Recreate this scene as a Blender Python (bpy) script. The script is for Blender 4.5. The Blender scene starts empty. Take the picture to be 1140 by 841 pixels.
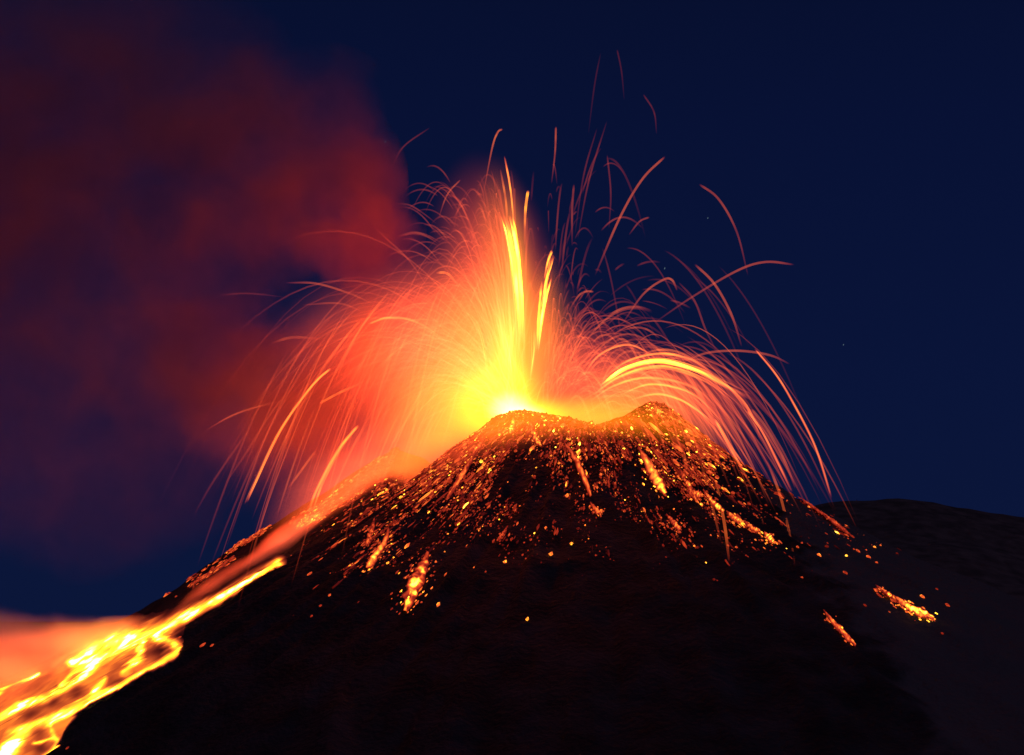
import bpy, math, random
import numpy as np
from mathutils import Vector
rng = np.random.default_rng(7)
random.seed(7)
S = bpy.context.scene
COL = S.collection
R = math.radians

# ------------------------------------------------------------------ camera
CAM_Y, PITCH, TAN = -1500.0, R(8.0), 0.608            # 36 mm / focal length
cam_data = bpy.data.cameras.new("camera")
cam_data.sensor_width = 36.0
cam_data.lens = 36.0 / TAN
cam_data.clip_start = 1.0
cam_data.clip_end = 200000.0
cam = bpy.data.objects.new("camera", cam_data)
COL.objects.link(cam)
cam.location = (0, CAM_Y, 0)
cam.rotation_euler = (R(90) + PITCH, 0, 0)
S.camera = cam
S.render.resolution_x, S.render.resolution_y = 1024, 755

# ------------------------------------------------------------------ world, added night fill, exposure
world = bpy.data.worlds.new("World")
S.world = world
world.use_nodes = True
wn, wl = world.node_tree.nodes, world.node_tree.links
wn.clear()
w_out = wn.new("ShaderNodeOutputWorld")
w_bg = wn.new("ShaderNodeBackground")
w_tc = wn.new("ShaderNodeTexCoord")
w_sep = wn.new("ShaderNodeSeparateXYZ")
w_ramp = wn.new("ShaderNodeValToRGB")
wl.new(w_tc.outputs["Generated"], w_sep.inputs[0])
wl.new(w_sep.outputs["Z"], w_ramp.inputs[0])
e = w_ramp.color_ramp.elements
e[0].position, e[0].color = 0.0, (0.0030, 0.0072, 0.036, 1)
e[1].position, e[1].color = 0.42, (0.0018, 0.0040, 0.021, 1)
k = e.new(0.14); k.color = (0.0026, 0.0064, 0.036, 1)
k = e.new(0.28); k.color = (0.0022, 0.0052, 0.031, 1)
wl.new(w_ramp.outputs[0], w_bg.inputs[0])
w_bg.inputs[1].default_value = 1.12
wl.new(w_bg.outputs[0], w_out.inputs[0])

sun_d = bpy.data.lights.new("night_fill", "SUN")
sun_d.energy = 0.55  # unseen purplish sun, added to lift the near-black rock
sun_d.angle = R(8)
sun_d.color = (0.62, 0.50, 1.0)
sun = bpy.data.objects.new("night_fill", sun_d)
COL.objects.link(sun)
sun.rotation_euler = (R(42), 0, R(38))

S.view_settings.view_transform = "Standard"
S.view_settings.look = "None"
S.view_settings.exposure = 0.0
S.view_settings.gamma = 1.0
S.view_settings.use_curve_mapping = False
S.render.engine = "CYCLES"
cy = S.cycles
cy.use_denoising = True
cy.denoiser = "OPENIMAGEDENOISE"
cy.max_bounces = 4
cy.diffuse_bounces = 2
cy.glossy_bounces = 1
cy.transmission_bounces = 1
cy.volume_bounces = 1
cy.transparent_max_bounces = 220
cy.sample_clamp_indirect = 2.0
cy.volume_step_rate = 1.0
cy.volume_max_steps = 256
cy.use_adaptive_sampling = True
cy.adaptive_threshold = 0.015

# ------------------------------------------------------------------ photograph pixels <-> the world
F = np.array([0, math.cos(PITCH), math.sin(PITCH)])
U = np.array([0, -math.sin(PITCH), math.cos(PITCH)])
def ray(u, v):
    a = (np.asarray(u, float) - 570) / 1140 * TAN
    b = (420.5 - np.asarray(v, float)) / 1140 * TAN
    return np.stack([a, F[1] + b * U[1], F[2] + b * U[2]], -1)
def at(u, v, Y=0.0):
    d = ray(u, v)
    t = (Y - CAM_Y) / d[..., 1]
    p = d * t[..., None]
    p[..., 1] += CAM_Y
    return p
def proj(p):
    p = np.asarray(p, float)
    q = p - np.array([0, CAM_Y, 0])
    f = q @ F
    return 570 + q[..., 0] / f / TAN * 1140, 420.5 - (q @ U) / f / TAN * 1140
MPP = TAN / 1140 * 1500                                # metres per pixel at the crater

# ------------------------------------------------------------------ helpers
def tag(o, label=None, cat=None, group=None, kind=None):
    if label: o["label"] = label
    if cat: o["category"] = cat
    if group: o["group"] = group
    if kind: o["kind"] = kind
    return o
def mesh_obj(name, verts, faces, mat, parent=None, heat=None, smooth=False, attrs=None):
    me = bpy.data.meshes.new(name)
    me.from_pydata(np.asarray(verts).tolist() if not isinstance(verts, list) else verts, [],
                   faces if isinstance(faces, list) else np.asarray(faces).tolist())
    if heat is not None:
        a = me.attributes.new("incandescence", "FLOAT", "POINT")
        a.data.foreach_set("value", np.asarray(heat, dtype=np.float32))
    if smooth:
        me.polygons.foreach_set("use_smooth", [True] * len(me.polygons))
    me.materials.append(mat)
    me.update()
    o = bpy.data.objects.new(name, me)
    COL.objects.link(o)
    if parent is not None: o.parent = parent
    return o
def empty(name, loc):
    o = bpy.data.objects.new(name, None)
    COL.objects.link(o)
    o.location = loc
    o.empty_display_size = 10
    return o
def grid_faces(nx, ny):
    i = np.arange(nx * ny).reshape(ny, nx)
    return np.stack([i[:-1, :-1], i[:-1, 1:], i[1:, 1:], i[1:, :-1]], -1).reshape(-1, 4)

# lattice value noise, used for the relief
_perm = rng.permutation(4096)
_val = rng.random(4096) * 2 - 1
def vnoise(x, y):
    xi, yi = np.floor(x).astype(int), np.floor(y).astype(int)
    fx, fy = x - xi, y - yi
    fx, fy = fx * fx * (3 - 2 * fx), fy * fy * (3 - 2 * fy)
    def g(a, b): return _val[_perm[(a + _perm[b & 4095]) & 4095]]
    return (g(xi, yi) * (1 - fx) + g(xi + 1, yi) * fx) * (1 - fy) + (g(xi, yi + 1) * (1 - fx) + g(xi + 1, yi + 1) * fx) * fy
def fbm(x, y, s, o=3):
    r, a = 0, 1.0
    for k in range(o):
        r = r + a * vnoise(x / s + 17.3 * k, y / s - 9.1 * k)
        s *= 0.5; a *= 0.5
    return r
def sstep(a, b, x):
    t = np.clip((x - a) / (b - a), 0, 1)
    return t * t * (3 - 2 * t)

# ------------------------------------------------------------------ relief
U0 = 645.0
CX = at(U0, 460, 0)[0]
BASE = -140.0
def prof(pairs, side):
    u = np.array([p[0] for p in pairs], float); v = np.array([p[1] for p in pairs], float)
    w = at(u, v, 0.0)
    r = np.abs(w[:, 0] - CX)
    return r, w[:, 2]
LR, LZ = prof([(545, 468), (520, 488), (488, 514), (446, 548), (408, 574), (360, 605), (317, 630), (283, 645), (240, 673), (187, 705), (100, 752), (20, 800), (-80, 845), (-160, 858)], -1)
RR, RZ = prof([(746, 460), (788, 494), (831, 524), (865, 548), (900, 571), (960, 603), (1024, 635), (1088, 661), (1140, 684), (1240, 730), (1400, 800), (1560, 858)], 1)
def rimz(c):                                           # rim height by cos(angle)
    cs = np.array([-1.0, -0.88, -0.76, -0.6, -0.42, -0.25, -0.05, 0.15, 0.45, 0.7, 0.88, 1.0])
    vs = np.array([468, 464, 461, 461, 464, 469, 476, 477, 466, 451, 450, 459.0])
    return np.interp(c, cs, at(np.full_like(vs, 600.0), vs, -35.0)[:, 2])
RIM = 100 * MPP
r2U = np.array([-260, -120, 0, 60, 110, 180, 270, 340, 400, 440, 470, 500, 540], float)
r2V = np.array([872, 820, 757, 729, 703, 665, 602, 562, 522, 500, 510, 535, 570], float)
_r2 = at(r2U, r2V, 80.0)
def h(x, y):
    x, y = np.broadcast_arrays(np.asarray(x, float), np.asarray(y, float))
    dx, dy = x - CX, y
    r = np.hypot(dx, dy) + 1e-6
    c = dx / r
    wt = sstep(-0.75, 0.75, c)
    zl = np.interp(r, LR, LZ); zr = np.interp(r, RR, RZ)
    z = zl * (1 - wt) + zr * wt
    fl = 0.5 * (LZ[0] + RZ[0])
    rz = rimz(c)
    rz = np.where(dy > 0, np.minimum(rz, fl - 3), rz)
    z0 = LZ[0] * (1 - wt) + RZ[0] * wt
    z = z + (rz - z0) * np.exp(-np.maximum(r - RIM, 0) / 55.0)
    z = np.where(r < RIM, rz - (RIM - r) * 0.55, z)     # crater bowl
    # levee ridge behind the left flank: the lava channel runs in the crease between
    rd = np.interp(x, _r2[:, 0], _r2[:, 2])
    yy = y - 80.0
    fall = np.where(yy < 0, -yy * 0.42, yy * 0.55)
    ridge = rd - fall + 1.6 * fbm(x, y, 22, 3)
    ridge = np.where(x < at(545, 500, 0)[0], ridge, -1e3)
    # gullies and rubble on the flanks
    ang = np.arctan2(dy, dx)
    gul = fbm(ang * 30, r / 160.0, 1.0, 3) * np.clip((r - RIM) / 120, 0, 1) * 3.4
    rub = fbm(x, y, 26, 3) * 1.5 + fbm(x + 300, y, 9, 2) * 0.55
    z = z + gul + rub
    z = np.maximum(z, ridge)
    return np.maximum(z, BASE - 8)
def drop(u, v, n=700):                                  # where the sight line of a pixel meets the relief
    u, v = np.atleast_1d(np.asarray(u, float)), np.atleast_1d(np.asarray(v, float))
    d = ray(u, v)
    d = d / d[:, 1:2]
    lo = np.full(len(u), 900.0); hit = np.full(len(u), np.nan)
    prev = np.full(len(u), 900.0)
    for t in np.linspace(900, 1750, n):
        p = d * t
        under = (p[:, 2] < h(p[:, 0], p[:, 1] + CAM_Y)) & np.isnan(hit)
        hit[under] = t
    p = d * np.where(np.isnan(hit), 1500, hit)[:, None]
    p[:, 1] += CAM_Y
    return p, ~np.isnan(hit)

# ------------------------------------------------------------------ materials
def new_mat(name):
    m = bpy.data.materials.new(name)
    m.use_nodes = True
    m.node_tree.nodes.clear()
    return m, m.node_tree.nodes, m.node_tree.links
def math_n(n, l, op, a, b=None):
    q = n.new("ShaderNodeMath"); q.operation = op
    for i, s in enumerate((a, b)):
        if s is None: continue
        if hasattr(s, "links"): l.new(s, q.inputs[i])
        else: q.inputs[i].default_value = s
    return q.outputs[0]
RAMP = ((0.0, (1, .045, .020)), (0.3, (1, .105, .030)), (0.5, (1, .15, .028)), (0.66, (1, .22, .020)), (0.84, (1, .36, .012)), (1.0, (1, .62, .05)))
RAMP_ROCK = ((0.0, (1, .030, .012)), (0.35, (1, .055, .018)), (0.55, (1, .10, .022)), (0.72, (1, .19, .022)), (0.88, (1, .36, .02)), (1.0, (1, .60, .05)))
def heat_nodes(n, l, gain=1.0, ramp=RAMP):
    """temperature (attribute incandescence, 0 to 1) to incandescent colour and strength"""
    at_ = n.new("ShaderNodeAttribute"); at_.attribute_name = "incandescence"
    rp = n.new("ShaderNodeValToRGB")
    el = rp.color_ramp.elements
    el[0].position, el[0].color = 0.0, (*ramp[0][1], 1)
    el[1].position, el[1].color = 1.0, (*ramp[-1][1], 1)
    for p_, c_ in ramp[1:-1]:
        q = el.new(p_); q.color = (*c_, 1)
    l.new(at_.outputs["Fac"], rp.inputs[0])
    p2 = math_n(n, l, "POWER", at_.outputs["Fac"], 2.0)
    p5 = math_n(n, l, "POWER", at_.outputs["Fac"], 6.0)
    s = math_n(n, l, "ADD", math_n(n, l, "MULTIPLY", p2, 1.5), math_n(n, l, "MULTIPLY", p5, 2.6))
    return rp.outputs[0], math_n(n, l, "MULTIPLY", s, gain)
def glow_mat(name, gain=1.0, gas=True, sampling="NONE", ramp=RAMP):
    m, n, l = new_mat(name)
    out = n.new("ShaderNodeOutputMaterial")
    em = n.new("ShaderNodeEmission")
    c, s = heat_nodes(n, l, gain, ramp)
    l.new(c, em.inputs[0]); l.new(s, em.inputs[1])
    add = n.new("ShaderNodeAddShader")
    l.new(em.outputs[0], add.inputs[0])
    if gas:
        tr = n.new("ShaderNodeBsdfTransparent")
        l.new(tr.outputs[0], add.inputs[1])
    else:
        df = n.new("ShaderNodeBsdfDiffuse"); df.inputs[0].default_value = (0.03, 0.026, 0.026, 1)
        l.new(df.outputs[0], add.inputs[1])
    l.new(add.outputs[0], out.inputs[0])
    m.cycles.emission_sampling = sampling
    return m
M_STRAND = glow_mat("incandescent_spatter", 0.52, True)
M_JET = glow_mat("molten_jet", 0.62, True)
M_EMBER = glow_mat("glowing_block", 1.5, False, ramp=RAMP_ROCK)
M_LAVA = glow_mat("molten_lava", 1.5, False, "FRONT", RAMP[:-1] + ((0.94, (1, .56, .03)), (1.0, (1, .74, .20))))

def rock_mat(name, base, rough_scale, light=None, patch=None):
    m, n, l = new_mat(name)
    out = n.new("ShaderNodeOutputMaterial")
    b = n.new("ShaderNodeBsdfPrincipled")
    tc = n.new("ShaderNodeTexCoord")
    n1 = n.new("ShaderNodeTexNoise"); n1.inputs["Scale"].default_value = 0.035; n1.inputs["Detail"].default_value = 8
    n2 = n.new("ShaderNodeTexNoise"); n2.inputs["Scale"].default_value = rough_scale; n2.inputs["Detail"].default_value = 6
    l.new(tc.outputs["Object"], n1.inputs[0]); l.new(tc.outputs["Object"], n2.inputs[0])
    rp = n.new("ShaderNodeValToRGB")
    rp.color_ramp.elements[0].position, rp.color_ramp.elements[1].position = 0.36, 0.68
    rp.color_ramp.elements[0].color = [base[i] * 0.55 for i in range(3)] + [1]
    rp.color_ramp.elements[1].color = [base[i] * (light or 1.6) for i in range(3)] + [1]
    l.new(n1.outputs[0], rp.inputs[0])
    l.new(rp.outputs[0], b.inputs["Base Color"])
    if patch:
        ge = n.new("ShaderNodeNewGeometry"); dp = n.new("ShaderNodeVectorMath"); dp.operation = "DOT_PRODUCT"
        l.new(ge.outputs["Position"], dp.inputs[0]); dp.inputs[1].default_value = patch[0]
        q_ = math_n(n, l, "ADD", math_n(n, l, "SUBTRACT", dp.outputs["Value"], patch[1]), math_n(n, l, "MULTIPLY", math_n(n, l, "SUBTRACT", n1.outputs[0], 0.5), 90.0))
        mr = n.new("ShaderNodeMapRange"); mr.interpolation_type = "SMOOTHSTEP"; mr.inputs["From Max"].default_value = 26.0
        l.new(q_, mr.inputs["Value"])
        mx = n.new("ShaderNodeMix"); mx.data_type = "RGBA"
        l.new(mr.outputs[0], mx.inputs[0]); l.new(rp.outputs[0], mx.inputs[6]); mx.inputs[7].default_value = (0.034, 0.030, 0.030, 1)
        l.new(mx.outputs[2], b.inputs["Base Color"])
    b.inputs["Roughness"].default_value = 0.95
    b.inputs["Specular IOR Level"].default_value = 0.1
    bp = n.new("ShaderNodeBump"); bp.inputs["Strength"].default_value = 0.9; bp.inputs["Distance"].default_value = 3.0
    l.new(n2.outputs[0], bp.inputs["Height"]); l.new(bp.outputs[0], b.inputs["Normal"])
    l.new(b.outputs[0], out.inputs[0])
    return m
_pa, _pb = drop([938, 1040], [690, 841])[0]
_dx, _dy = _pb[0] - _pa[0], _pb[1] - _pa[1]
_nn = np.array([-_dy, _dx, 0.0]); _nn = _nn / np.linalg.norm(_nn); _nn = _nn if _nn[0] > 0 else -_nn
M_BASALT = rock_mat("black_scoria", (0.0095, 0.0085, 0.010), 0.22, patch=([float(q) for q in _nn], float(_nn @ _pa)))   # pale ash dust beyond this line
M_ASH = rock_mat("ash_slope", (0.075, 0.066, 0.066), 0.03)
M_HILL = rock_mat("old_lava_hill", (0.036, 0.027, 0.024), 0.012, 1.3)

# ------------------------------------------------------------------ the setting
gx = np.concatenate([np.arange(-760, -560, 8), np.arange(-560, 560, 3.2), np.arange(560, 1040, 8)])
gy = np.concatenate([np.arange(-820, -300, 8), np.arange(-300, 180, 3.2), np.arange(180, 700, 12)])
X, Y = np.meshgrid(gx, gy)
Z = h(X, Y)
edge = np.maximum.reduce([sstep(-640, -760, X), sstep(900, 1040, X), sstep(-700, -820, Y), sstep(560, 700, Y)])
Z = Z * (1 - edge) + (BASE - 9) * edge
cone = mesh_obj("volcanic_cone", np.stack([X, Y, Z], -1).reshape(-1, 3), grid_faces(len(gx), len(gy)), M_BASALT, smooth=True)
tag(cone, "black scoria cone of the erupting volcano with glowing crater", "volcano", kind="structure")

q = np.sinh(np.linspace(-5.2, 5.2, 150)) / math.sinh(5.2) * 30000
gX, gY = np.meshgrid(q, q - 200)
d_cam = np.hypot(gX, gY - CAM_Y)
gZ = np.maximum(-2.0 - d_cam * 0.108, BASE) + fbm(gX, gY, 120, 3) * 2.0 * sstep(60, 400, d_cam)
ground = mesh_obj("ground", np.stack([gX, gY, gZ], -1).reshape(-1, 3), grid_faces(150, 150), M_ASH, smooth=True)
tag(ground, "dark ash plain spreading round the volcano", "ground", kind="structure")

hu = np.array([360, 520, 680, 820, 880, 920, 960, 1000, 1040, 1080, 1140, 1220, 1320, 1500, 1800, 2100])
hv = np.array([800, 720, 650, 597, 570, 559, 557, 556, 560, 567, 575, 586, 600, 640, 690, 790])
hp = at(hu, hv, 1700.0)
hx = np.arange(hp[0, 0] - 300, hp[-1, 0], 22.0); hy = np.arange(500, 3000, 25.0)
HX, HY = np.meshgrid(hx, hy)
crest = np.interp(HX, hp[:, 0], hp[:, 2], left=hp[0, 2], right=hp[-1, 2])
HZ = crest - np.abs(HY - 1700) * np.where(HY < 1700, 0.30, 0.25) + fbm(HX, HY, 260, 4) * 16 * sstep(0, 500, np.abs(HY - 1700)) + fbm(HX, HY, 40, 3) * 2.5
HZ = np.maximum(HZ, BASE - 20)
hill = mesh_obj("background_hill", np.stack([HX, HY, HZ], -1).reshape(-1, 3), grid_faces(len(hx), len(hy)), M_HILL, smooth=True)
tag(hill, "dim brown hill on the horizon right of the volcano", "hill", kind="structure")

# ------------------------------------------------------------------ glowing strands
def catmull(pts, n):
    pts = np.asarray(pts, float)
    if len(pts) == 2: return pts[0] + (pts[1] - pts[0]) * np.linspace(0, 1, n)[:, None]
    P = np.vstack([2 * pts[0] - pts[1], pts, 2 * pts[-1] - pts[-2]])
    out = []
    for t in np.linspace(0, len(pts) - 1 - 1e-6, n):
        i = int(t); f = t - i
        a, b, c, d = P[i:i + 4]
        out.append(0.5 * (2 * b + (c - a) * f + (2 * a - 5 * b + 4 * c - d) * f * f + (3 * b - a - 3 * c + d) * f ** 3))
    return np.array(out)
def tube(path, rad, sides=5):
    n = len(path)
    t = np.gradient(path, axis=0)
    t /= np.linalg.norm(t, axis=1, keepdims=True) + 1e-9
    ref = np.array([0, 1.0, 0.13])
    a = np.cross(t, ref); a /= np.linalg.norm(a, axis=1, keepdims=True) + 1e-9
    b = np.cross(t, a)
    th = np.arange(sides) / sides * 2 * math.pi
    v = path[:, None, :] + rad[:, None, None] * (np.cos(th)[None, :, None] * a[:, None, :] + np.sin(th)[None, :, None] * b[:, None, :])
    i = np.arange(n * sides).reshape(n, sides)
    f = np.stack([i[:-1], np.roll(i, -1, 1)[:-1], np.roll(i, -1, 1)[1:], i[1:]], -1).reshape(-1, 4)
    return v.reshape(-1, 3), f
class Batch:
    def __init__(s): s.v, s.f, s.h, s.n = [], [], [], 0
    def add(s, v, f, hh):
        s.v.append(v); s.f.append(np.asarray(f) + s.n); s.h.append(hh); s.n += len(v)
    def build(s, name, mat, parent=None, smooth=True):
        return mesh_obj(name, np.vstack(s.v), np.vstack(s.f), mat, parent, np.concatenate(s.h), smooth)
def strand(path, w_px, heat, sides=5):
    w = np.asarray(w_px) * MPP * 0.5
    v, f = tube(path, np.broadcast_to(w, (len(path),)).copy(), sides)
    return v, f, np.repeat(heat, sides)
def one(name, vfh, mat, parent=None):
    v, f, hh = vfh
    c = v[len(v) // 2].copy() if parent is None else np.zeros(3)
    o = mesh_obj(name, v - c, f, mat, parent, hh, True)
    if parent is None: o.location = c
    return o
def ends(n, a=0.12, b=0.12):                             # brightness along a strand: soft ends
    t = np.linspace(0, 1, n)
    return np.clip(t / max(a, 1e-3), 0, 1) ** 0.7 * np.clip((1 - t) / max(b, 1e-3), 0, 1) ** 0.7

G_STREAK = "glowing lava streaks thrown out of the crater"
# (control points in photograph pixels, width px, heat, soft start, soft end, depth, label)
X_STREAKS = [
 ([(538,217),(548,165),(554,148),(559,144)],1.8,.50,.4,.05,-10,"thin red lava streak hooked at its top just left of the fountain tip"),
 ([(488,244),(498,217),(513,200)],1.6,.42,.4,.1,20,"short faint red streak leaning right in the blue sky left of the fountain tip"),
 ([(573,262),(569,215),(562,175)],3.0,.66,.4,.2,0,"tallest orange lava streak forming the very tip of the fountain"),
 ([(566,258),(563,222),(557,188)],2.2,.52,.4,.3,6,"orange streak beside the tip of the fountain on its left"),
 ([(584,275),(585,236),(588,212)],2.8,.74,.6,.06,-6,"short upright orange streak with a yellow head right of the fountain tip"),
 ([(606,312),(611,291),(616,280)],3.4,.76,.4,.1,0,"short orange streak above the right yellow jet leaning right"),
 ([(614,205),(618,170),(619,141)],1.9,.48,.7,.04,10,"upright red streak with a bright bead on top right of the fountain tip"),
 ([(643,267),(656,200),(676,134)],1.8,.30,.5,.3,-20,"very faint dark red streak rising steeply right of the beaded streak"),
 ([(640,262),(650,195),(665,142)],1.7,.26,.5,.3,-26,"fainter twin of the dark red streak rising steeply right of the fountain"),
 ([(662,308),(690,243),(715,200),(741,174)],2.4,.46,.25,.08,-15,"long red streak curving up right high over the right fan"),
 ([(433,196),(448,165),(479,142)],1.6,.25,.5,.2,40,"faint dark red arc high in the sky near the top of the smoke"),
 ([(416,252),(429,265),(456,291),(483,331)],2.0,.36,.5,.4,15,"faint red streak crossing the smoke edge down towards the fountain"),
 ([(441,264),(459,259),(475,262),(492,271)],1.8,.36,.4,.4,5,"small flat red arc between smoke and the upper fountain"),
 ([(435,227),(454,228),(470,237),(487,250)],1.7,.30,.4,.4,12,"dim flat red arc highest between smoke and fountain tip"),
 ([(485,304),(498,305),(511,319)],2.6,.54,.2,.5,-30,"short pale orange hooked streak on the upper left body of the fountain"),
 ([(692,362),(716,328),(738,312),(748,312),(754,324)],2.2,.48,.3,.2,-10,"red streak looping over in a hook above the right fan"),
 ([(728,360),(769,332),(820,302),(852,292),(885,295)],2.3,.42,.5,.12,-35,"long red streak stretching flat to the right over open blue sky"),
 ([(773,294),(795,316),(814,350),(826,387)],2.4,.44,.1,.35,-20,"red streak falling steeply through the middle of the right sky"),
 ([(778,205),(800,222),(820,258),(833,308)],2.2,.40,.08,.5,-45,"highest red streak falling on the right side of the sky"),
 ([(630,352),(643,331),(652,325),(661,325)],2.0,.46,.4,.1,0,"small hooked red streak above the loops of the right fan"),
 ([(648,421),(668,395),(700,384),(732,398)],3.0,.58,.3,.3,-14,"thick salmon arc over the pocket of dark sky in the right fan"),
 ([(667,431),(697,410),(735,402),(776,412),(801,425),(839,444)],6.5,.93,.12,.55,-25,"broad bright yellow lava arc bending over the right crater rim"),
 ([(656,447),(684,429),(722,420),(770,430),(800,455)],4.0,.66,.3,.5,-20,"orange lava arc just below the broad bright yellow arc"),
 ([(694,448),(728,439),(757,445),(782,461),(798,475)],4.0,.66,.3,.4,-30,"lowest orange lava arc hugging the right crater rim"),
 ([(660,440),(690,420),(735,409),(785,424),(822,452)],3.8,.74,.2,.5,-22,"second orange arc nested right under the broad bright yellow arc"),
 ([(668,424),(700,402),(738,394),(772,402),(796,418)],3.2,.64,.3,.4,-18,"orange arc lying right above the broad bright yellow arc"),
 ([(690,440),(725,428),(770,438),(806,470)],3.4,.68,.25,.5,-28,"short steep orange arc ending at the right rim of the crater"),
 ([(720,408),(755,407),(795,420),(830,450),(848,492)],3.0,.60,.35,.35,-34,"outermost orange arc running down beyond the right crater rim"),
 ([(752,408),(775,397),(795,392),(826,391),(858,396),(880,406)],2.3,.42,.3,.25,-28,"flat red streak running right from the end of the yellow arc"),
 ([(840,388),(864,417),(883,448),(908,497),(927,556)],3.0,.54,.05,.10,-50,"long red streak falling farthest right down to the horizon hill"),
 ([(831,456),(848,480),(866,515),(882,548)],3.6,.52,.06,.3,-60,"left one of a close pair of red streaks falling past the right flank"),
 ([(836,455),(852,475),(872,510),(886,545)],2.4,.46,.06,.3,-56,"right one of a close pair of red streaks falling past the right flank"),
 ([(795,466),(814,500),(830,525)],5.0,.56,.1,.3,-55,"thick salmon streak ending on the skyline of the right flank"),
 ([(690,369),(706,365),(720,367),(735,377)],1.9,.42,.3,.2,-5,"small shallow red arc over the right fan"),
 ([(755,314),(773,335),(785,366),(798,392)],2.0,.30,.2,.4,-12,"dim red streak falling from the hook towards the yellow arc"),
 ([(317,315),(352,316),(389,327),(418,340)],2.2,.42,.25,.4,30,"thin red arc pointing left at the top of the left spray"),
 ([(241,329),(276,327),(317,331)],1.8,.26,.3,.4,50,"faint flat red streak in the dark gap of the smoke"),
 ([(410,361),(434,354),(468,361),(516,397)],3.2,.60,.08,.55,-20,"bright salmon arc with sharp left end on the left body of the fountain"),
 ([(434,324),(408,356),(386,394),(371,432)],2.2,.46,.1,.4,-15,"straight red streak slanting down left across the left spray"),
 ([(402,356),(383,378),(364,406)],2.0,.46,.1,.3,-10,"shorter red streak beside the straight slanting one in the left spray"),
 ([(369,410),(355,422),(339,441),(311,482),(284,539),(274,562)],3.8,.62,.05,.2,-20,"long orange streak falling down left with bright head and tail"),
 ([(228,480),(263,461),(304,449),(330,446)],3.0,.38,.3,.5,35,"lone dim red streak reaching farthest left over dark sky"),
 ([(399,473),(377,501),(356,540),(344,571)],4.6,.68,.06,.2,25,"thickest orange streak falling left onto the levee of the lava channel"),
 ([(410,469),(393,498),(374,539),(366,560)],2.2,.44,.2,.3,30,"thin red streak right beside the thickest falling streak"),
 ([(355,450),(377,438),(408,424)],2.4,.50,.1,.4,-10,"short orange streak pointing down left in the middle of the left spray"),
 ([(352,501),(336,523),(320,545)],2.4,.46,.1,.3,30,"short orange streak falling above the lava channel levee"),
 ([(336,419),(304,457),(276,501),(250,540)],2.2,.34,.3,.4,10,"long dim red streak parallel to the bright headed one on its left"),
 ([(284,469),(257,507),(235,540),(215,575)],2.2,.28,.3,.4,20,"faintest outermost red streak falling on the left"),
 ([(301,383),(326,376),(364,378)],2.8,.38,.3,.4,40,"thick dim red arc pointing left in the red smoke"),
 ([(336,340),(377,338),(405,348)],2.0,.34,.3,.3,30,"faint red arc under the thin one at the top of the left spray"),
 ([(752,473),(760,500),(767,535)],2.2,.46,.2,.2,-75,"thin orange streak raining down on the upper right flank"),
 ([(784,494),(796,535),(806,580),(812,627)],2.6,.48,.2,.25,-85,"long orange streak raining down the middle of the right flank"),
 ([(823,516),(840,560),(850,584)],2.4,.50,.2,.2,-70,"orange streak raining down near the right skyline"),
 ([(853,511),(868,550),(879,595),(885,631)],2.4,.46,.2,.3,-72,"red streak raining down lowest on the right flank"),
 ([(767,477),(780,515),(792,560),(803,605)],2.2,.42,.2,.3,-80,"dim orange streak raining down left of the long one on the right flank"),
 ([(716,105),(728,125),(731,150)],1.6,.24,.1,.5,0,"tiny faint red hook alone high in the sky right of centre"),
 ([(655,150),(662,95),(669,58)],1.6,.17,.4,.3,0,"faintest dark red streak rising highest into the sky"),
 ([(695,112),(692,80),(687,55)],1.6,.19,.5,.05,0,"faint dark red streak falling beside the highest one"),
 ([(678,255),(680,215),(676,172)],1.7,.28,.5,.1,-5,"dim upright red streak left of the long curving one"),
 ([(700,262),(712,247),(723,242)],1.8,.36,.4,.1,-5,"short red streak leaning right below the long curving one"),
 ([(637,275),(637,235),(639,205)],2.2,.36,.4,.1,-5,"dim upright red streak over the right yellow jet"),
]
n_ind = 0
for pts, w, ht, a, b, Yd, lab in X_STREAKS:
    pp = np.array(pts, float)
    Ya, Yb = Yd - 8, Yd + 8
    if "raining" in lab or "right flank" in lab:          # these come down on the face of the cone
        q_, ok_ = drop(pp[-1:, 0], pp[-1:, 1])
        if ok_[0] and q_[0, 1] < 60: Ya, Yb = Yd * 0.6, q_[0, 1] - 4
    path = catmull(at(pp[:, 0], pp[:, 1], np.linspace(Ya, Yb, len(pp))), 30)
    e_ = ends(30, a, b)
    bt = Batch()
    nf = 1 if w < 2.9 else (3 if w < 5 else 6)
    for k_ in range(nf):
        sh = 0 if nf == 1 else rng.normal(0, 1, 3) * w * MPP * 0.24
        tt = np.linspace(0, 1, 30)
        jit = 1 + 0.16 * vnoise(tt * 9 + 7 * k_ + len(lab), tt * 0 + w)
        if ht < .5: jit = jit * .92
        spread = np.linspace(0.35, 1.5, 30)[:, None]
        bt.add(*strand(path + sh * spread, w * (1.15 if nf == 1 else 1.15 / nf ** 0.62) * (0.5 + 0.5 * e_), np.clip(ht * (1.06 if nf == 1 else .98 - .05 * k_) * np.clip(e_, 0, 1) ** 0.55 * jit, 0, 1)))
    o = bt.build("lava_streak", M_STRAND)
    c_ = Vector(path[15]); o.data.transform(__import__("mathutils").Matrix.Translation(-c_)); o.location = c_
    tag(o, lab, "lava streak", G_STREAK)
    n_ind += 1

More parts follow.
